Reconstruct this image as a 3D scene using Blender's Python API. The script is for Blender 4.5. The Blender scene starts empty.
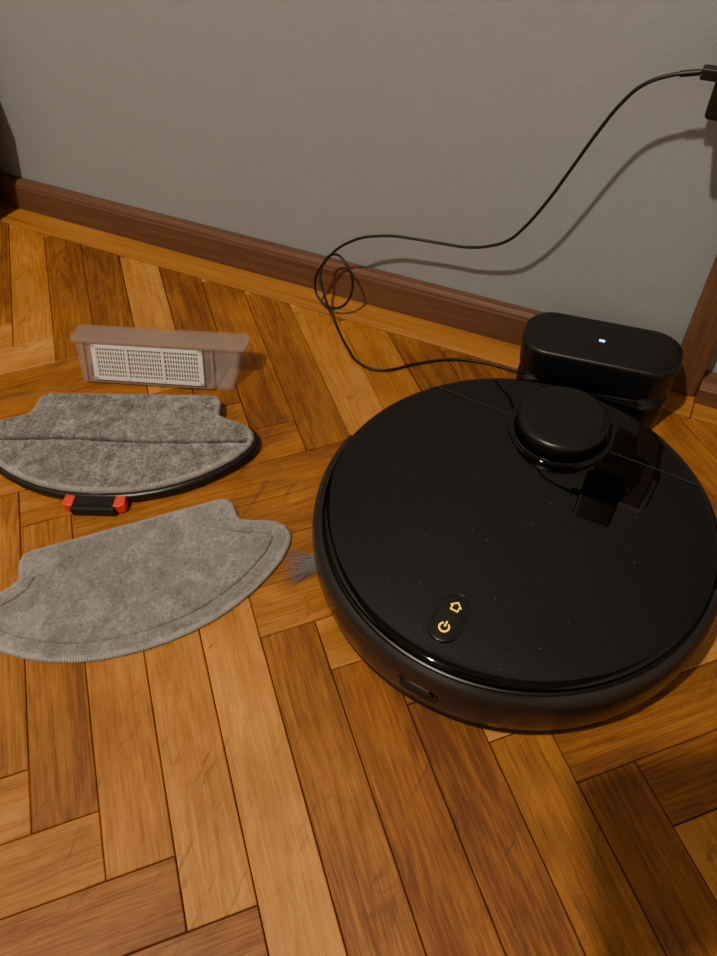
import bpy, bmesh, math, random
from mathutils import Vector, Matrix, noise
import numpy as np
random.seed(7)
D=bpy.data; COL=bpy.context.scene.collection

# ---------------------------------------------------------------- helpers
def link(o,parent=None):
    COL.objects.link(o)
    if parent: o.parent=parent
    return o
def empty(name,loc=(0,0,0),rz=0):
    e=D.objects.new(name,None); e.empty_display_size=.05; e.location=loc; e.rotation_euler=(0,0,rz); COL.objects.link(e); return e
def mesh(name,verts,faces,mat=None,parent=None,smooth=False,loc=(0,0,0),rot=(0,0,0)):
    me=D.meshes.new(name); me.from_pydata([tuple(v) for v in verts],[],faces); me.update()
    if smooth: me.polygons.foreach_set('use_smooth',[True]*len(me.polygons))
    if mat: me.materials.append(mat)
    o=D.objects.new(name,me); o.location=loc; o.rotation_euler=rot
    return link(o,parent)
def fixn(o):
    bm=bmesh.new(); bm.from_mesh(o.data); bmesh.ops.recalc_face_normals(bm,faces=bm.faces); bm.to_mesh(o.data); bm.free()
def bevel(o,w,seg=3,ang=30):
    m=o.modifiers.new('bevel','BEVEL'); m.width=w; m.segments=seg; m.limit_method='ANGLE'; m.angle_limit=math.radians(ang); m.harden_normals=False
    return o
def autosmooth(o):
    o.data.polygons.foreach_set('use_smooth',[True]*len(o.data.polygons))
    try:
        o.data.set_sharp_from_angle(angle=math.radians(40))
    except Exception: pass
def box(name,x0,x1,y0,y1,z0,z1,mat,parent=None,bv=0,loc=(0,0,0),rot=(0,0,0)):
    v=[(x0,y0,z0),(x1,y0,z0),(x1,y1,z0),(x0,y1,z0),(x0,y0,z1),(x1,y0,z1),(x1,y1,z1),(x0,y1,z1)]
    f=[(0,3,2,1),(4,5,6,7),(0,1,5,4),(1,2,6,5),(2,3,7,6),(3,0,4,7)]
    o=mesh(name,v,f,mat,parent,loc=loc,rot=rot)
    if bv: bevel(o,bv)
    return o
def lathe(name,prof,mat,parent=None,seg=128,a0=0,a1=360,loc=(0,0,0)):
    full=abs(a1-a0)>=359.9; n=seg if full else seg+1
    V=[];Fc=[]
    for i in range(n):
        a=math.radians(a0+(a1-a0)*i/seg)
        for r,z in prof: V.append((r*math.cos(a),r*math.sin(a),z))
    m=len(prof)
    for i in range(seg):
        j=(i+1)%n
        for k in range(m-1): Fc.append((i*m+k,j*m+k,j*m+k+1,i*m+k+1))
    if not full:
        Fc.append(tuple(range(m))); Fc.append(tuple((n-1)*m+k for k in range(m))[::-1])
    o=mesh(name,V,Fc,mat,parent,smooth=True,loc=loc); 
    bm=bmesh.new(); bm.from_mesh(o.data); bmesh.ops.remove_doubles(bm,verts=bm.verts,dist=1e-6); bmesh.ops.recalc_face_normals(bm,faces=bm.faces); bm.to_mesh(o.data); bm.free()
    autosmooth(o)
    return o
def stack(name,layers,mat,parent=None,loc=(0,0,0),rot=(0,0,0)):
    """layers: list of closed outlines (same count) [(x,y,z)...] lofted, capped"""
    n=len(layers[0]);V=[p for L in layers for p in L];Fc=[]
    for k in range(len(layers)-1):
        for i in range(n):
            j=(i+1)%n; Fc.append((k*n+i,k*n+j,(k+1)*n+j,(k+1)*n+i))
    Fc.append(tuple(range(n))[::-1]); Fc.append(tuple((len(layers)-1)*n+i for i in range(n)))
    o=mesh(name,V,Fc,mat,parent,loc=loc,rot=rot); fixn(o); autosmooth(o); return o
def rrect(hx,hy,r,z,seg=14,cx=0,cy=0):
    P=[]
    for sx,sy,a in ((1,1,0),(-1,1,90),(-1,-1,180),(1,-1,270)):
        for i in range(seg+1):
            t=math.radians(a+90*i/seg); P.append((cx+sx*(hx-r)+r*math.cos(t),cy+sy*(hy-r)+r*math.sin(t),z))
    return P
def tube(name,pts,rad,mat,parent=None,cyc=False,res=12,smooth=True):
    cu=D.curves.new(name,'CURVE'); cu.dimensions='3D'; cu.bevel_depth=rad; cu.bevel_resolution=4; cu.resolution_u=res; cu.use_fill_caps=True
    if smooth:
        sp=cu.splines.new('BEZIER'); sp.bezier_points.add(len(pts)-1)
        for b,p in zip(sp.bezier_points,pts): b.co=p; b.handle_left_type=b.handle_right_type='AUTO'
    else:
        sp=cu.splines.new('POLY'); sp.points.add(len(pts)-1)
        for b,p in zip(sp.points,pts): b.co=(*p,1)
    sp.use_cyclic_u=cyc
    o=D.objects.new(name,cu); COL.objects.link(o)
    dg=bpy.context.evaluated_depsgraph_get(); dg.update()
    me=D.meshes.new_from_object(o.evaluated_get(dg)); D.objects.remove(o); D.curves.remove(cu)
    me.name=name; me.polygons.foreach_set('use_smooth',[True]*len(me.polygons))
    me.materials.clear(); me.materials.append(mat)
    return link(D.objects.new(name,me),parent)

# ---------------------------------------------------------------- materials
class M:
    def __init__(s,name):
        s.m=D.materials.new(name); s.m.use_nodes=True; s.t=s.m.node_tree; s.n=s.t.nodes; s.b=s.n['Principled BSDF']
    def new(s,t,**k):
        n=s.n.new(t)
        for a,b in k.items(): setattr(n,a,b)
        return n
    def l(s,a,b): s.t.links.new(a,b)
    def set(s,**k):
        for a,b in k.items():
            s.b.inputs[a.replace('_',' ')].default_value=b
        return s
    def mix(s,fac,a,b,mode='MIX'):
        n=s.new('ShaderNodeMix',data_type='RGBA',blend_type=mode)
        for i,v in ((0,fac),(6,a),(7,b)):
            if hasattr(v,'links') or isinstance(v,bpy.types.NodeSocket): s.l(v,n.inputs[i])
            else: n.inputs[i].default_value=v
        return n.outputs[2]
    def math(s,op,a,b=0,c=0,clamp=False):
        n=s.new('ShaderNodeMath',operation=op); n.use_clamp=clamp
        for i,v in enumerate((a,b,c)):
            if isinstance(v,bpy.types.NodeSocket): s.l(v,n.inputs[i])
            else: n.inputs[i].default_value=v
        return n.outputs[0]
    def ramp(s,fac,stops):
        n=s.new('ShaderNodeValToRGB'); e=n.color_ramp.elements
        while len(e)<len(stops): e.new(.5)
        for el,(p,c) in zip(e,stops): el.position=p; el.color=(*c,1) if len(c)==3 else c
        s.l(fac,n.inputs[0]); return n.outputs[0]
    def noise(s,vec,scale,detail=4,rough=.55,dist=0):
        n=s.new('ShaderNodeTexNoise'); n.inputs['Scale'].default_value=scale; n.inputs['Detail'].default_value=detail; n.inputs['Roughness'].default_value=rough; n.inputs['Distortion'].default_value=dist
        if vec is not None: s.l(vec,n.inputs['Vector'])
        return n.outputs[0]
    def mapv(s,vec,scale,loc=(0,0,0)):
        n=s.new('ShaderNodeMapping'); n.inputs['Scale'].default_value=scale; n.inputs['Location'].default_value=loc; s.l(vec,n.inputs[0]); return n.outputs[0]
    def obj(s): return s.new('ShaderNodeTexCoord').outputs['Object']
    def bump(s,h,strength=.3,dist=.001):
        n=s.new('ShaderNodeBump'); n.inputs['Strength'].default_value=strength; n.inputs['Distance'].default_value=dist; s.l(h,n.inputs['Height']); s.l(n.outputs[0],s.b.inputs['Normal'])
def plain(name,c,rough=.5,spec=.5,bump=0,bscale=400,**k):
    m=M(name); m.set(Base_Color=(*c,1),Roughness=rough,Specular_IOR_Level=spec,**k)
    o=m.obj(); nz=m.noise(o,bscale,3)
    m.l(m.math('MULTIPLY_ADD',nz,.08,rough-.04),m.b.inputs['Roughness'])
    if bump: m.bump(nz,bump,.0004)
    return m.m

def wood_uv(name,c_dark,c_mid,c_light,rough=.36):
    m=M(name)
    uv=m.new('ShaderNodeUVMap',uv_map='UVMap').outputs[0]
    at=m.new('ShaderNodeVertexColor',layer_name='pl').outputs[0]
    sp=m.new('ShaderNodeSeparateColor'); m.l(at,sp.inputs[0])
    off=m.new('ShaderNodeCombineXYZ'); m.l(m.math('MULTIPLY',sp.outputs[0],37.),off.inputs[0]); m.l(m.math('MULTIPLY',sp.outputs[1],11.),off.inputs[1]); m.l(m.math('MULTIPLY',sp.outputs[2],53.),off.inputs[2])
    va=m.new('ShaderNodeVectorMath',operation='ADD'); m.l(uv,va.inputs[0]); m.l(off.outputs[0],va.inputs[1]); v=va.outputs[0]
    big=m.noise(m.mapv(v,(2.2,16,1)),1,2,.5,.2)
    rings=m.math('SINE',m.math('MULTIPLY',big,110.)); rings=m.math('MULTIPLY_ADD',rings,.5,.5)
    streak=m.noise(m.mapv(v,(12,420,1)),1,5,.7)
    pores=m.noise(m.mapv(v,(60,1500,1)),1,3,.65)
    blot=m.noise(m.mapv(v,(4,16,1)),1,4,.6)
    fleck=m.ramp(m.noise(m.mapv(v,(30,800,1)),1,2,.5),[(.60,(0,0,0)),(.72,(1,1,1))])
    f=m.math('ADD',m.math('MULTIPLY',streak,.65),m.math('MULTIPLY',rings,.08))
    f=m.math('ADD',f,m.math('MULTIPLY',m.math('SUBTRACT',pores,.5),.50))
    f=m.math('ADD',f,m.math('MULTIPLY',m.math('SUBTRACT',blot,.5),.8))
    f=m.math('ADD',f,m.math('MULTIPLY_ADD',sp.outputs[0],.46,-.12),clamp=True)
    col=m.ramp(f,[(.12,c_dark),(.5,c_mid),(.88,c_light)])
    col=m.mix(m.math('MULTIPLY',fleck,.40),col,(.14,.050,.012,1))
    col=m.mix(m.math('MULTIPLY',sp.outputs[1],.30),col,(1.0,.76,.54,1),'MULTIPLY')
    o=m.obj(); sc=m.noise(m.mapv(o,(14,3,1)),4,6,.7,1.2)
    scm=m.ramp(sc,[(.34,(1,1,1)),(.40,(0,0,0))])
    col=m.mix(m.math('MULTIPLY',scm,.45),col,(.10,.05,.02,1))
    s2=m.ramp(m.noise(m.mapv(o,(60,9,1)),3,3,.6,.8),[(.285,(1,1,1)),(.30,(0,0,0))])
    col=m.mix(m.math('MULTIPLY',s2,.5),col,(.08,.04,.02,1))
    wear=m.ramp(m.noise(o,5,6,.7,.5),[(.35,(.70,.70,.70)),(.65,(1,1,1))])
    col=m.mix(1.,col,wear,'MULTIPLY')
    m.l(col,m.b.inputs['Base Color'])
    m.l(m.math('MULTIPLY_ADD',m.noise(o,35,5,.6),.24,rough-.1),m.b.inputs['Roughness'])
    m.set(Specular_IOR_Level=.30)
    m.bump(m.math('ADD',m.math('MULTIPLY',pores,.6),streak),.18,.0005)
    return m.m
def wood_obj(name,c0,c1,rough=.4,scale=(4,120,120)):
    m=M(name); o=m.obj(); s=m.noise(m.mapv(o,scale),1,5,.65,.4); p=m.noise(m.mapv(o,tuple(a*6 for a in scale)),1,3)
    f=m.math('ADD',s,m.math('MULTIPLY',m.math('SUBTRACT',p,.5),.4))
    m.l(m.ramp(f,[(.3,c0),(.7,c1)]),m.b.inputs['Base Color']); m.set(Roughness=rough); m.bump(f,.25,.0005); return m.m

m_floor=wood_uv('parquet_oak',(.175,.057,.010),(.49,.195,.034),(.74,.355,.080),.47)
m_gap=plain('parquet_gap',(.012,.006,.003),.9)
m_strip=wood_obj('border_board_oak',(.30,.115,.022),(.52,.225,.050),.45,(3,110,110))
m_bb=wood_obj('baseboard_stained',(.100,.045,.022),(.178,.082,.042),.55,(4,130,130))
m_trimv=wood_obj('casing_stained',(.105,.046,.022),(.19,.086,.043),.55,(90,90,4))
def paint(name,a,b,c_):
    w=M(name); o=w.obj(); n1=w.noise(o,3,4,.6); n2=w.noise(o,260,4,.7); n3=w.noise(o,28,4,.65)
    c=w.mix(n1,(*a,1),(*b,1)); w.l(w.mix(w.math('MULTIPLY',n3,.25),c,(*c_,1)),w.b.inputs['Base Color'])
    w.set(Roughness=.6,Specular_IOR_Level=.35); w.bump(w.math('ADD',n2,w.math('MULTIPLY',n3,2.)),.40,.0009); return w.m
m_wall=paint('wall_paint',(.268,.297,.318),(.306,.336,.358),(.350,.380,.403))
m_wall2=paint('wall_paint_light',(.40,.40,.39),(.44,.44,.43),(.46,.46,.45))
m_ceil=plain('ceiling_paint',(.55,.54,.52),.9)

m_gloss=M('robot_gloss_black'); o=m_gloss.obj(); sm=m_gloss.noise(o,9,5,.7,.5)
m_gloss.set(Base_Color=(.0022,.0022,.0025,1),Specular_IOR_Level=.5)
m_gloss.l(m_gloss.ramp(sm,[(.40,(.012,.012,.012)),(.80,(.06,.06,.06))]),m_gloss.b.inputs['Roughness']); m_gloss=m_gloss.m
m_satin=plain('robot_satin_black',(.0050,.0050,.0050),.32,.5,.05,900)
m_seam=plain('seam_glint',(.045,.045,.045),.4)  # lighter grey paints in the light caught by the lid groove
m_speck=plain('dust_speck',(.16,.15,.14),.9)
m_matte=plain('black_plastic_matte',(.008,.008,.008),.55,.4,.15,1500)
m_side=plain('bumper_satin',(.0125,.0105,.009),.24,.65,.04,900)
m_dockp=plain('dock_satin',(.006,.006,.0065),.36,.5,.2,1800)
m_cable=plain('cable_rubber',(.007,.007,.007),.45)
m_rubber=plain('rubber',(.02,.02,.02),.8)
m_red=plain('clip_orange_red',(.85,.035,.012),.4)
m_white=plain('filter_white',(.70,.68,.62),.6)
m_dust=plain('dust',(.12,.095,.08),.95,.1,.6,150)
m_hole=plain('dark_recess',(.002,.002,.002),.6)
def emis(name,c,s):
    m=M(name); m.set(Base_Color=(*c,1)); m.b.inputs['Emission Color'].default_value=(*c,1); m.b.inputs['Emission Strength'].default_value=s; return m.m
m_yel=emis('icon_yellow',(1,.62,.0),1.5)
m_led=emis('led_blue_white',(.22,.50,1),6)
m_bulb=emis('lamp_glow',(1,.78,.52),8)
bn=M('bin_smoky_plastic'); bn.set(Base_Color=(.58,.475,.43,1),Roughness=.12,Alpha=.19,Specular_IOR_Level=1.); m_bin=bn.m
bn=M('bin_rim_plastic'); bn.set(Base_Color=(.38,.285,.24,1),Roughness=.14,Alpha=.45,Specular_IOR_Level=1.); m_rim=bn.m
# microfibre cloth
def cloth(name,k=1.,cs=120,contrast=1.):
    m=M(name); o=m.obj()
    at=m.new('ShaderNodeVertexColor',layer_name='pl').outputs[0]
    fib=m.noise(m.mapv(o,(1,1,1)),1400,3,.7); cl=m.noise(o,cs,5,.75,1.); big=m.noise(o,28,4,.6,.8)
    f=m.math('ADD',m.math('MULTIPLY',fib,.45),m.math('ADD',m.math('MULTIPLY',cl,.5*contrast),m.math('MULTIPLY',big,.55)))
    f=m.math('ADD',f,-.25*(contrast-1))
    col=m.ramp(f,[(.48,(.135*k,.128*k,.122*k)),(.75,(.295*k,.285*k,.275*k)),(.98,(.54*k,.525*k,.51*k))])
    col=m.mix(1.,col,at,'MULTIPLY')
    m.l(col,m.b.inputs['Base Color']); m.set(Roughness=.95,Specular_IOR_Level=.1)
    m.b.inputs['Sheen Weight'].default_value=.5; m.b.inputs['Sheen Roughness'].default_value=.4
    m.bump(m.math('ADD',fib,m.math('MULTIPLY',cl,2.)),.8,.0015); return m.m
m_cloth=cloth('microfibre_grey',.93,200,1.5)
m_cloth1=cloth('microfibre_grey_plush',.78,130,2.8)

# ---------------------------------------------------------------- room
X0,X1,Y0,ZC=-1.7,1.2,-2.4,2.45
box('wall_north',X0-.1,X1+.1,0,.1,-.02,ZC,m_wall)
box('wall_south',X0-.1,X1+.1,Y0-.1,Y0,-.02,ZC,m_wall2)
box('wall_west',X0-.1,X0,Y0,0,-.02,ZC,m_wall2)
box('wall_east',X1,X1+.1,Y0,0,-.02,ZC,m_wall2)
box('ceiling',X0-.1,X1+.1,Y0-.1,.1,ZC,ZC+.05,m_ceil)
# parquet
W=.0515; S0=-.467; T0=.070
bm=bmesh.new(); uvl=bm.loops.layers.uv.new('UVMap'); cl=bm.loops.layers.color.new('pl')
q=math.sqrt(.5)
def st(s,t): return Vector(((s-t)*q,(s+t)*q,0))
def plank(s0,s1,t0,t1,along):
    c=st((s0+s1)/2,(t0+t1)/2)
    if not(X0-.25<c.x<X1+.25 and Y0-.25<c.y<.2): return
    g=.0002+random.random()*.0004; e=g+.0007
    rc=(random.random(),random.random(),random.random(),1); ou=random.random()*3
    dz=-random.random()*.0002
    def ring(i,z): return [(s0+i,t0+i,z),(s1-i,t0+i,z),(s1-i,t1-i,z),(s0+i,t1-i,z)]
    R=[ring(g,-.004),ring(g,-.0007+dz),ring(e,dz)]
    vs=[[bm.verts.new(st(a,b)+Vector((0,0,z))) for a,b,z in r] for r in R]
    co=[[(a,b) for a,b,z in r] for r in R]
    def face(vv,cc):
        f=bm.faces.new(vv)
        for l,(a,b) in zip(f.loops,cc):
            l[uvl].uv=((b,a) if along=='t' else (a,b)); l[uvl].uv.x+=ou; l[cl]=rc
    face(vs[2],co[2])
    for k in range(2):
        for i in range(4):
            j=(i+1)%4; face([vs[k][i],vs[k][j],vs[k+1][j],vs[k+1][i]],[co[k][i],co[k][j],co[k+1][j],co[k+1][i]])
for i in range(-60,70):
    for k in range(-6,7):
        s=S0+i*W; t=T0-i*W+12*W*k
        plank(s,s+W,t,t+6*W,'t')
        tr=T0+(-1-i)*W+12*W*k
        plank(S0+(-5+i)*W,S0+(i+1)*W,tr,tr+W,'s')
YS=-.056
for co,no in (((0,YS,0),(0,1,0)),((0,Y0,0),(0,-1,0)),((X0,0,0),(-1,0,0)),((X1,0,0),(1,0,0))):
    bmesh.ops.bisect_plane(bm,geom=bm.verts[:]+bm.edges[:]+bm.faces[:],dist=1e-6,plane_co=co,plane_no=no,clear_outer=True)
zb=-.0025; f=bm.faces.new([bm.verts.new((a,b,zb)) for a,b in ((X0,Y0),(X1,Y0),(X1,0),(X0,0))]); f.material_index=1
me=D.meshes.new('floor'); bm.to_mesh(me); bm.free(); me.materials.append(m_floor); me.materials.append(m_gap)
link(D.objects.new('floor',me))
i=0
be=empty('trim_1')
for xa,xe in ((X0,-1.12),(-1.12,.064),(.064,X1)):
    box('border_board_%d'%i,xa+.0005,xe-.0005,YS+.001,-.0005,-.004,.0008,m_strip,be,.0006); i+=1
def bboard(name,x0,x1,h,d):
    pr=[(0,0),(-d,0),(-d,h*.80),(-d*.92,h*.84),(-d*.92,h*.90),(-d*.7,h),(0,h)]
    V=[(x,y-.0003,z+.0009) for x in (x0,x1) for y,z in pr]; n=len(pr)
    Fc=[(i,(i+1)%n,n+(i+1)%n,n+i) for i in range(n)]+[tuple(range(n)),tuple(range(n,2*n))]
    o=mesh(name,V,Fc,m_bb); fixn(o); bevel(o,.0012,2,20); return o
bboard('baseboard_north',X0+.001,.0275,.048,.015)
bboard('baseboard_north_low',.0625,X1-.001,.026,.030)
box('trim_2',.028,.062,-.022,-.0003,.001,.36,m_trimv,None,.003)
# dark folded sheet at the far left
V=[];Fc=[];nx,nz=60,30
for j in range(nz+1):
    z=.004+(2.1-.004)*(j/nz)**1.8
    k=min(1,max(0,(z-.02)/.18)); xr=-.985+.055*k
    for i in range(nx+1):
        s=i/nx; x=xr-.45*(1-s); y=-.045-.018*math.cos(s*math.pi*2*5)*(1-.3*k)
        V.append((x,y,z))
for j in range(nz):
    for i in range(nx): a=j*(nx+1)+i; Fc.append((a,a+1,a+nx+2,a+nx+1))
m_sheet=plain('dark_sheet',(.035,.017,.012),.9,.1,.4,600)
sheet=mesh('folded_sheet',V,Fc,m_sheet,smooth=True); sm_=sheet.modifiers.new('s','SOLIDIFY'); sm_.thickness=.003

# ---------------------------------------------------------------- robot vacuum
rb=empty('robot_vacuum',(-.064,-.317,0),math.radians(-5))
lathe('body_shell',[(0,.012),(.150,.012),(.168,.016),(.1745,.024),(.1760,.060),(.1750,.0655),(.1715,.0672),(0,.0672)],m_satin,rb,160)
lathe('top_lid',[(.1722,.0665),(.1728,.0700),(.1722,.0722),(.1700,.0737),(.166,.0743),(.14,.0750),(.08,.0756),(0,.0758)],m_gloss,rb,200)
bp=[(.1740,.015),(.1805,.0165),(.1842,.022),(.1856,.034),(.1852,.0540),(.1838,.0610),(.1805,.0668),(.1766,.0692),(.1747,.0685),(.1742,.064)]
lathe('front_bumper',bp,m_side,rb,150,178,362)
lathe('rear_rim',[(.1740,.030),(.1770,.031),(.1785,.036),(.1785,.062),(.1775,.067),(.1755,.0690),(.1742,.068)],m_satin,rb,120,3,177)
lathe('bumper_foot',[(.160,.006),(.179,.007),(.1822,.0105),(.1815,.0145),(.160,.0150)],m_matte,rb,160)
box('lid_seam',-.134,-.046,.1035,.1039,.0735,.07562,m_seam,rb)
box('lid_seam_2',.046,.134,.1035,.1039,.0735,.07562,m_seam,rb)
# dust specks lying on the lid
V=[];Fc=[]
def lidz(rr):
    P_=[(0,.0758),(.08,.0756),(.14,.0750),(.166,.0743)]
    return float(np.interp(rr,[p[0] for p in P_],[p[1] for p in P_]))
for k in range(140):
    rr=.16*math.sqrt(random.random()); a=random.uniform(0,6.283); x,y=rr*math.cos(a),rr*math.sin(a)
    if math.hypot(x,y-.108)<.053 or (abs(x)<.016 and abs(y+.131)<.026): continue
    z=lidz(rr)+.00002; sz=random.uniform(.00012,.00034); st_=random.uniform(1,3); an=random.uniform(0,3.14); b=len(V)
    for t_ in range(5):
        tt=t_*1.2566; px,py=sz*st_*math.cos(tt),sz*math.sin(tt)
        V.append((x+px*math.cos(an)-py*math.sin(an),y+px*math.sin(an)+py*math.cos(an),z))
    V.append((x,y,z+sz*.6))
    for t_ in range(5): Fc.append((b+t_,b+(t_+1)%5,b+5))
mesh('dust_specks',V,Fc,m_speck,rb)
lx,ly=0,.108
lathe('lidar_base',[(0,.070),(.0510,.070),(.0508,.0770),(.0490,.0786),(.0445,.0790),(.0425,.0782),(0,.0782)],m_gloss,rb,96,loc=(lx,ly,0))
lathe('lidar_neck',[(0,.0775),(.0395,.0775),(.0395,.0860),(0,.0860)],m_hole,rb,96,loc=(lx,ly,0))
lathe('lidar_cap',[(0,.0835),(.0410,.0835),(.0432,.0850),(.0436,.0900),(.0428,.0930),(.0405,.0948),(.036,.0955),(.0345,.0950),(.033,.0950),(0,.0958)],m_satin,rb,96,loc=(lx,ly,0))
by=-.131
stack('button_pad',[rrect(.0125,.0225,.0124,.0742,12,0,by),rrect(.0125,.0225,.0124,.0757,12,0,by),rrect(.0118,.0218,.0117,.0760,12,0,by)],m_satin,rb)
ring=[(p[0],p[1],.0758) for p in rrect(.0128,.0228,.0126,0,12,0,by)]
tube('button_ring',ring,.00035,m_side,rb,cyc=True,smooth=False)
zi=.0763
arc=[(.0040*math.sin(a),by-.0105-.0040*math.cos(a+math.pi),zi) for a in [math.radians(35+290*i/24) for i in range(25)]]
tube('power_icon_ring',arc,.00065,m_yel,rb,smooth=False)
tube('power_icon_bar',[(0,by-.0105+.0055,zi),(0,by-.0105+.0008,zi)],.00065,m_yel,rb,smooth=False)
hy=by+.0105
tube('home_icon',[(-.0030,hy-.0036,zi),(.0030,hy-.0036,zi),(.0030,hy+.0003,zi),(.0045,hy+.0003,zi),(0,hy+.0042,zi),(-.0045,hy+.0003,zi),(-.0030,hy+.0003,zi)],.00065,m_yel,rb,cyc=True,smooth=False)
def wrap(name,half_w,half_h,r,rad,zc,acen,mat):
    pts=rrect(half_w,half_h,r,0,14)
    V=[]
    for dr in (-.003,.0006):
        for x,z,_ in pts:
            a=math.radians(acen)+x/rad; V.append(((rad+dr)*math.cos(a),(rad+dr)*math.sin(a),zc+z))
    n=len(pts);Fc=[(i,(i+1)%n,n+(i+1)%n,n+i) for i in range(n)]+[tuple(range(n,2*n)),tuple(range(n))]
    o=mesh(name,V,Fc,mat,rb); fixn(o); return o
wrap('sensor_frame',.0185,.0078,.0077,.1856,.0435,270,m_gloss)
wrap('sensor_window',.0155,.0052,.0051,.1863,.0435,270,m_hole)
for nm,x,y,rr,wd in (('wheel_1',-.105,0,.03,.018),('wheel_2',.105,0,.03,.018),('caster',0,-.125,.014,.016)):
    o=lathe(nm,[(0,-wd/2),(rr*.93,-wd/2),(rr,-wd/4),(rr,wd/4),(rr*.93,wd/2),(0,wd/2)],m_rubber,rb,40,loc=(x,y,rr)); o.rotation_euler=(0,math.pi/2,0)
br=empty('side_brush'); br.parent=rb; br.location=(-.132,-.090,0)
lathe('brush_hub',[(0,.0045),(.010,.0045),(.011,.007),(.010,.0115),(0,.0115)],m_matte,br,32)
V=[];Fc=[]
m_br=plain('bristle_grey',(.13,.125,.12),.6)
def bristle(a,L,z0,wob):
    base=len(V); n=8
    for i in range(n+1):
        t=i/n; rr=.010+L*t; aa=a+wob*t*t; z=z0*(1-t)+.0015*t
        c_=(rr*math.cos(aa),rr*math.sin(aa),z); w_=.00030*(1-.5*t)
        for k in range(3):
            th=k*2.094; V.append((c_[0]-math.sin(aa)*w_*math.cos(th),c_[1]+math.cos(aa)*w_*math.cos(th),c_[2]+w_*math.sin(th)))
    for i in range(n):
        for k in range(3):
            Fc.append((base+i*3+k,base+i*3+(k+1)%3,base+i*3+3+(k+1)%3,base+i*3+3+k))
for arm in (218,338,98):
    for k in range(85):
        bristle(math.radians(arm+random.uniform(-18,18)),.047+random.uniform(-.010,.003),.006+random.uniform(-.002,.002),random.uniform(-.22,.22))
mesh('bristles',V,Fc,m_br,br)

# ---------------------------------------------------------------- charging dock
dk=empty('charging_dock',(-.050,-.078,0),math.radians(6))
hx,hy_=.083,.037
def L(dx,dy,z,r=.031,cy=0): return rrect(hx+dx,hy_+dy,min(r,hy_+dy-.0005),z,16,0,cy)
stack('upper_housing',[L(-.009,-.008,.0525),L(-.003,-.002,.0520),L(-.0012,-.0007,.0535),L(-.0005,-.0003,.065),L(0,0,.081),L(-.0002,-.0002,.0855),L(-.0010,-.0010,.0877),L(-.0024,-.0024,.0887),L(-.005,-.005,.0890)],m_dockp,dk)
stack('lower_body',[L(-.001,-.001,.0012),L(-.001,-.001,.020),L(-.0012,-.0010,.034),L(-.0022,-.0016,.0375),L(-.0045,-.0042,.0400),L(-.0075,-.0075,.0430),L(-.009,-.009,.0470),L(-.0093,-.0093,.0530)],m_gloss,dk)
stack('status_led',[rrect(.0030,.0014,.0013,.0888,6),rrect(.0030,.0014,.0013,.0893,6)],m_led,dk)
for i,x in enumerate((-.03,.03)): box('charge_contact_%d'%(i+1),x-.008,x+.008,-hy_-.001,-hy_+.004,.016,.024,plain('contact_metal_%d'%i,(.5,.4,.25),.3,Metallic=1.),dk,.001)

# ---------------------------------------------------------------- power cable + charger
pc=empty('power_adapter')
cable=[(-.024,-.044,.350),(-.040,-.045,.345),(-.058,-.046,.341),(-.079,-.047,.330),(-.092,-.047,.314),(-.104,-.047,.292),(-.124,-.046,.248),(-.142,-.044,.209),(-.163,-.040,.172),(-.176,-.037,.155),(-.192,-.034,.143),(-.222,-.031,.131),(-.255,-.030,.127),(-.290,-.031,.125),(-.325,-.032,.121),(-.370,-.036,.105),(-.407,-.040,.069),(-.424,-.042,.030),(-.413,-.050,.0155),(-.384,-.055,.015),(-.367,-.046,.041),(-.378,-.038,.072),(-.399,-.032,.077),(-.413,-.042,.056),(-.402,-.056,.028),(-.3814,-.070,.0035),(-.342,-.110,.003),(-.318,-.128,.0028),(-.290,-.130,.0028),(-.250,-.098,.0028),(-.222,-.078,.0028),(-.185,-.066,.0028),(-.150,-.064,.003),(-.115,-.070,.006)]
inv=(Matrix.Translation((-.050,-.078,0))@Matrix.Rotation(math.radians(6),4,'Z')).inverted()
cb=tube('cable',cable,.00165,m_cable,dk,res=16); cb.matrix_parent_inverse=inv
sr=tube('strain_relief',[(-.052,-.0455,.3425),(-.037,-.045,.3458)],.0025,m_cable,dk,smooth=False); sr.matrix_parent_inverse=inv
box('usb_plug',-.036,-.020,-.050,-.039,.3415,.3505,m_cable,pc,.0015)
box('charger_body',-.0230,.030,-.066,-.014,.318,.372,m_satin,pc,.004)
sk=empty('wall_socket')
m_sock=plain('socket_plastic',(.55,.53,.48),.35)
box('faceplate',-.012,.070,-.010,-.0002,.300,.384,m_sock,sk,.003)
lathe('socket_well',[(0,0),(.019,0),(.021,.004),(.021,.005),(0,.005)],m_sock,sk,48,loc=(.005,-.0135,.345)).rotation_euler=(math.pi/2,0,0)

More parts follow.
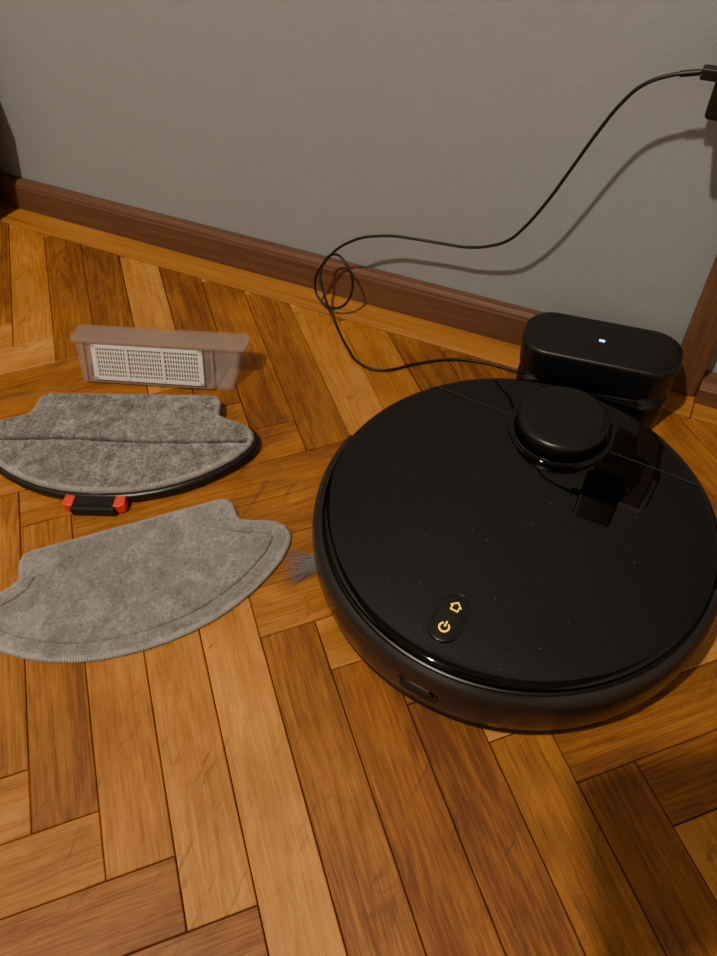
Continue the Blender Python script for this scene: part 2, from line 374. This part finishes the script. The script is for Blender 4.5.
# ---------------------------------------------------------------- mop pads
prof=[(0,.094),(.0012,.100),(.004,.1045),(.010,.1075),(.018,.1082),(.028,.1085),(.033,.111),(.038,.120),(.043,.134),(.049,.1455),(.057,.152),(.066,.1545),(.074,.153),(.083,.148),(.095,.138),(.108,.122),(.120,.104),(.130,.084),(.138,.062),(.143,.040),(.1455,.018),(.146,.006)]
pv=np.array([p[0] for p in prof]);pw=np.array([p[1] for p in prof])
def outline():
    R=[(w_,v) for v,w_ in prof]; return R+[(-a,b) for a,b in R[::-1]]
m_stitch=plain('stitch_thread',(.40,.385,.36),.9,.1)
def setcol(o,C):
    ca=o.data.color_attributes.new('pl','FLOAT_COLOR','POINT')
    arr=np.ones((len(C),4),dtype=np.float32); arr[:,:3]=np.array(C)[:,None]; ca.data.foreach_set('color',arr.ravel())
def pad(name,parent,T,z0,nu,nv,amp,style,seed,mat):
    P=np.array(outline()); A=P;B=np.roll(P,-1,axis=0)
    vs=np.interp(np.linspace(0,1,nv+1),[0,1],[0,.146])
    ss=np.linspace(-1,1,nu+1)
    V=[];C=[]
    pts=[]
    for v in vs:
        w_=np.interp(v,pv,pw)
        for s in ss: pts.append((s*w_,v))
    pts=np.array(pts); AB=B-A; dist=np.full(len(pts),9.)
    for a,ab in zip(A,AB):
        t=np.clip(((pts-a)@ab)/max(1e-12,ab@ab),0,1); dist=np.minimum(dist,np.hypot(*(pts-a-np.outer(t,ab)).T))
    for (x,y),dd in zip(pts,dist):
        e=.0035; h=T*math.sqrt(max(0,1-(1-min(1,dd/e))**2))
        n1_=noise.noise(Vector((x*350,y*350,seed))); n2_=noise.noise(Vector((x*900,y*900,seed+5))); n3_=noise.noise(Vector((x*70,y*70,seed+9)))
        nz_=n1_*.6+n2_*.5+n3_*.9
        c_=1.
        h+=amp*nz_*min(1,dd/.004)
        if dd<.0045: c_=1.25
        if style=='mount':
            c_*=1+.35*n1_+.3*n2_+.40*n3_
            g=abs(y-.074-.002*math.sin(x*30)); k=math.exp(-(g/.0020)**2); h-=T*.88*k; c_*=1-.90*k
            k2=math.exp(-((y-.0795)/.002)**2); h+=.001*k2; c_*=1+.15*k2
        else:
            c_*=1+.20*n2_+.16*n1_
            if y>.035 or abs(x)>.112:
                k=math.exp(-((dd-.0165)/.0011)**2); h-=.0022*k; c_*=1-.22*k
                k=math.exp(-((dd-.0075)/.006)**2); c_*=1+.06*k
            c_*=1+.16*noise.noise(Vector((x*40,y*40,3)))
            h+=.0015*noise.noise(Vector((x*12,y*12,8)))*min(1,dd/.01)+.0012*min(1,dd/.01)
        V.append((x,-y,z0+max(h,0))); C.append(c_)
    Fc=[]
    for j in range(nv):
        for i in range(nu): a=j*(nu+1)+i; Fc.append((a,a+nu+1,a+nu+2,a+1))
    bnd=[i for i in range(nu+1)]+[j*(nu+1)+nu for j in range(1,nv+1)]+[nv*(nu+1)+i for i in range(nu-1,-1,-1)]+[j*(nu+1) for j in range(nv-1,0,-1)]
    top=list(V); topC=list(C)
    base=len(V)
    zb=z0-.0012
    for b in bnd: V.append((V[b][0],V[b][1],zb)); C.append(1.2)
    n=len(bnd)
    for i in range(n): j=(i+1)%n; Fc.append((bnd[i],bnd[j],base+j,base+i))
    Fc.append(tuple(base+i for i in range(n))[::-1])
    o=mesh(name,V,Fc,mat,parent,smooth=True); setcol(o,C)
    # loose pile fibres standing out of the cloth
    FV=[];FF=[];FC=[]
    NF=30000 if style=='mount' else 26000
    for _ in range(NF):
        k=random.randrange(len(top)); x,y,z=top[k]; dd=dist[k]
        if style=='mount' and abs(-y-.074-.002*math.sin(x*30))<.0024: continue
        a=random.uniform(0,6.283)+noise.noise(Vector((x*60,y*60,2)))*3; Ln=random.uniform(.0012,.0030)*(1.0 if style=='mount' else .75); wdt=.00017
        dx,dy=math.cos(a),math.sin(a); up=Ln*random.uniform(.15,.6)
        b=len(FV)
        FV+= [(x-dy*wdt,y+dx*wdt,z-.0004),(x+dy*wdt,y-dx*wdt,z-.0004),(x+dx*Ln,y+dy*Ln,z+up)]
        FF.append((b,b+1,b+2)); c0=topC[k]*random.choice((.5,.8,1.1,1.55)); FC+=[c0*.8,c0*.8,c0*1.2]
    fo=mesh(name+'_fibres',FV,FF,mat,parent); setcol(fo,FC)
    SV=[];SF=[]
    Q=outline()
    step=.0024
    for i in range(len(Q)):
        a=Vector(Q[i]);b=Vector(Q[(i+1)%len(Q)]); d=(b-a); ln=d.length
        if ln<1e-5: continue
        d/=ln; nn=Vector((d.y,-d.x)); m_=max(1,int(ln/step))
        for k in range(m_):
            p=a+d*(ln*(k+.5)/m_); bs=len(SV)
            for (o1,zz) in ((-.0006,-.001),(.0009,T*.35),(.0,T*.75),(-.0038,T*1.03+.0004)):
                for sgn in (-1,1):
                    r_=p+nn*o1+d*sgn*.00075; SV.append((r_.x,-r_.y,z0+zz+random.uniform(0,.0003)))
            for h_ in range(3): SF.append((bs+2*h_,bs+2*h_+1,bs+2*h_+3,bs+2*h_+2))
    mesh(name+'_stitching',SV,SF,m_stitch,parent)
    return o
m2=empty('mop_cloth',(-.423,-.45,0),math.radians(45))
pad('cloth',m2,.0035,.0015,420,200,.0007,'flat',2.,m_cloth)
m1=empty('mop_pad_mount',(-.529,-.302,0),math.radians(23.2))
pad('cloth_on_mount',m1,.005,.0135,420,200,.0014,'mount',7.,m_cloth1)
Q=outline(); n=len(Q)
def growp(g):
    out=[]
    for i in range(n):
        a=Vector(Q[i-1]);b=Vector(Q[i]);c_=Vector(Q[(i+1)%n]); d=(c_-a).normalized(); nn=Vector((d.y,-d.x))
        k=g if b.y>.04 else min(g,-.001)
        out.append((b.x+nn.x*k*1.0,b.y+nn.y*k*1.0))
    return out
def lay(g,z): return [(x,-y,z) for x,y in growp(g)]
stack('mount_plate',[lay(-.002,.0006),lay(.0035,.003),lay(.0055,.007),lay(.005,.0105),lay(.003,.0125),lay(-.001,.0130)],m_satin,m1)
box('clip_block',-.024,.024,-.1665,-.143,.0008,.0125,m_matte,m1,.0022)
box('clip_ridge',-.018,.018,-.1640,-.1610,.0118,.0140,m_satin,m1,.0008)
for i,s in enumerate((-1,1)):
    V=[(s*.0215,-.149,.002),(s*.0320,-.1475,.002),(s*.0335,-.160,.002),(s*.0275,-.1625,.002),(s*.0215,-.1625,.002)]
    V2=[(a,b,.0132) for a,b,_ in V]
    o=stack('release_tab_%d'%(i+1),[V,V2],m_red,m1); bevel(o,.001,2)

# ---------------------------------------------------------------- dust bin
db=empty('dust_bin',(-.618,-.297,0),math.radians(19))
def face_pt(u,w_,off=0):
    n_=Vector((0,-1,.42)).normalized()
    p=Vector((u,.0+.021*w_,.0008+.049*w_)); return p+n_*off
def trap(z,xl,xr,yf,yb,r=.006,seg=6):
    P=[]
    for (cx,cy,a) in ((xr-r,yb-r,0),(xl+r,yb-r,90),(xl+r,yf+r,180),(xr-r,yf+r,270)):
        for i in range(seg+1):
            t=math.radians(a+90*i/seg); P.append((cx+r*math.cos(t),cy+r*math.sin(t),z))
    return P
def shell_layers(t):
    return [trap(.0008+t,.004+t,.194-t,.001+t,.058-t,.004),trap(.006+t,.001+t,.198-t,.003+t,.058-t),trap(.043,-.001+t,.207-t,.0185+t,.047-t),trap(.0455-t*.5,-.001+t,.207-t,.0195+t,.046-t)]
stack('bin_shell',shell_layers(0),m_bin,db)
stack('bin_shell_inner',shell_layers(.002),m_bin,db)
stack('bin_rim',[trap(.0465,-.005,.2125,.0175,.0485,.008),trap(.0492,-.005,.2125,.0180,.0485,.008),trap(.0500,-.0035,.2110,.0195,.0470,.007)],m_rim,db)
box('bin_divider',.172,.1735,.022,.043,.004,.044,m_rim,db)
stack('dust_inside',[trap(.0032,.008,.165,.010,.050,.004),trap(.014,.010,.140,.020,.045,.005)],m_dust,db)
def fbox(name,u0,u1,w0,w1,o0,o1,mat):
    V=[face_pt(u,w_,o_) for o_ in (o0,o1) for u,w_ in ((u0,w0),(u1,w0),(u1,w1),(u0,w1))]
    o=mesh(name,V,[(0,3,2,1),(4,5,6,7),(0,1,5,4),(1,2,6,5),(2,3,7,6),(3,0,4,7)],mat,db); fixn(o); return o
ua,ub,wa,wb=.022,.160,.08,.90
fbox('filter_pleats',ua+.002,ub-.002,wa+.03,wb-.03,-.003,.0005,m_dust)
for nm,a in (('frame_bottom',(ua,ub,wa,wa+.08)),('frame_top',(ua,ub,wb-.08,wb)),('frame_left',(ua,ua+.006,wa,wb)),('frame_right',(ub-.006,ub,wa,wb)),('frame_mid_1',(ua+.043,ua+.0455,wa,wb)),('frame_mid_2',(ua+.088,ua+.0905,wa,wb))):
    bevel(fbox(nm,*a,-.002,.0028,m_white),.0005,2)
V=[];Fc=[]
def addb(u0,u1,w0,w1,o0,o1):
    b=len(V)
    for o_ in (o0,o1):
        for u,w_ in ((u0,w0),(u1,w0),(u1,w1),(u0,w1)): V.append(face_pt(u,w_,o_))
    Fc.extend([tuple(b+i for i in f) for f in ((0,3,2,1),(4,5,6,7),(0,1,5,4),(1,2,6,5),(2,3,7,6),(3,0,4,7))])
nf=40
for i in range(nf):
    u=ua+.006+(ub-ua-.012)*i/(nf-1); addb(u-.0007,u+.0007,wa+.05,wb-.05,.0,.0014)
for i in range(1,7):
    w_=wa+.05+(wb-wa-.10)*i/7; addb(ua+.003,ub-.003,w_-.010,w_+.010,.0,.0020)
mesh('filter_louvres',V,Fc,m_white,db)
fbox('filter_surround_top',.010,.172,.925,.95,.0,.0035,m_rim)
fbox('filter_surround_right',.170,.173,.06,.94,.0,.0035,m_rim)
fbox('filter_surround_left',.010,.013,.06,.94,.0,.0035,m_rim)
fbox('filter_surround_bottom',.010,.172,.03,.055,.0,.0035,m_rim)

# ---------------------------------------------------------------- ceiling lamp
LX,LY,LZ=-.50,-1.30,2.30
cl_=empty('ceiling_lamp',(LX,LY,0))
lathe('canopy',[(0,ZC-.001),(.06,ZC-.001),(.06,ZC-.02),(.02,ZC-.035),(0,ZC-.035)],m_sock,cl_,48)
lathe('stem',[(0,ZC-.03),(.008,ZC-.03),(.008,LZ+.06),(0,LZ+.06)],m_sock,cl_,24)
o=lathe('glass_shade',[(0,LZ+.07)]+[(.07*math.sin(math.radians(a)),LZ+.07*math.cos(math.radians(a))) for a in range(10,180,10)]+[(0,LZ-.07)],m_bulb,cl_,48)
ld=D.lights.new('lamp_light','SPOT'); ld.energy=162; ld.color=(1,.83,.635); ld.shadow_soft_size=.032; ld.spot_size=math.radians(170); ld.spot_blend=.4
lo=D.objects.new('lamp_light',ld); lo.location=(0,0,LZ-.13); link(lo,cl_)
wd=D.worlds.new('world'); bpy.context.scene.world=wd; wd.use_nodes=True; wd.node_tree.nodes['Background'].inputs[0].default_value=(1,.8,.6,1); wd.node_tree.nodes['Background'].inputs[1].default_value=.05

# ---------------------------------------------------------------- camera basis
th=math.radians(50);az=math.radians(118.6);ro=math.radians(2.9)
Hh=Vector((math.cos(az),math.sin(az),0)); F=Hh*math.cos(th)+Vector((0,0,-math.sin(th)))
R0=Vector((Hh.y,-Hh.x,0));U0=R0.cross(F)
r=R0*math.cos(ro)-U0*math.sin(ro);u=U0*math.cos(ro)+R0*math.sin(ro)
CP=Vector((0,-.727,.59))
# ---------------------------------------------------------------- added out-of-view slab on a tripod, sized to cast the floor shadow
tp=empty('shadow_caster')
def caster_pt(x,y,z):
    c_,s_=math.cos(math.radians(14)),math.sin(math.radians(14))
    return CP+r*(x*c_-y*s_+.020)+u*(x*s_+y*c_+.020)+F*z
P=[caster_pt(x,y,z) for z in (-.018,-.010) for x,y in ((-.112,-.034),(.070,-.034),(.070,.075),(-.112,.075))]
o=mesh('caster_slab',P,[(0,3,2,1),(4,5,6,7),(0,1,5,4),(1,2,6,5),(2,3,7,6),(3,0,4,7)],m_satin,tp); fixn(o); bevel(o,.003)
P=[caster_pt(x,y,z) for z in (-.030,-.0185) for x,y in ((-.040,-.038),(.010,-.038),(.010,.080),(-.040,.080))]
o=mesh('caster_clamp',P,[(0,3,2,1),(4,5,6,7),(0,1,5,4),(1,2,6,5),(2,3,7,6),(3,0,4,7)],m_matte,tp); fixn(o); bevel(o,.003)
hub=Vector((.08,-.95,.46))
a_=caster_pt(-.015,.0,-.03)
tube('head_arm',[tuple(a_),tuple((a_+hub)/2+Vector((0,0,.02))),tuple(hub)],.008,m_matte,tp)
lathe('centre_hub',[(0,.44),(.018,.44),(.018,.47),(0,.47)],m_matte,tp,32,loc=(.08,-.95,0))
for i,a in enumerate((-90,30,150)):
    f_=Vector((.08+.19*math.cos(math.radians(a)),-.95+.19*math.sin(math.radians(a)),.007))
    tube('leg_%d'%(i+1),[(.08,-.95,.455),tuple(f_)],.007,m_satin,tp,smooth=False)

cd=D.cameras.new('camera'); cam=D.objects.new('camera',cd); COL.objects.link(cam)
cam.matrix_world=Matrix(((r.x,u.x,-F.x,CP.x),(r.y,u.y,-F.y,CP.y),(r.z,u.z,-F.z,CP.z),(0,0,0,1)))
cd.sensor_fit='VERTICAL'; cd.sensor_height=24; cd.lens=24*718/956; cd.clip_start=.01
bpy.context.scene.camera=cam
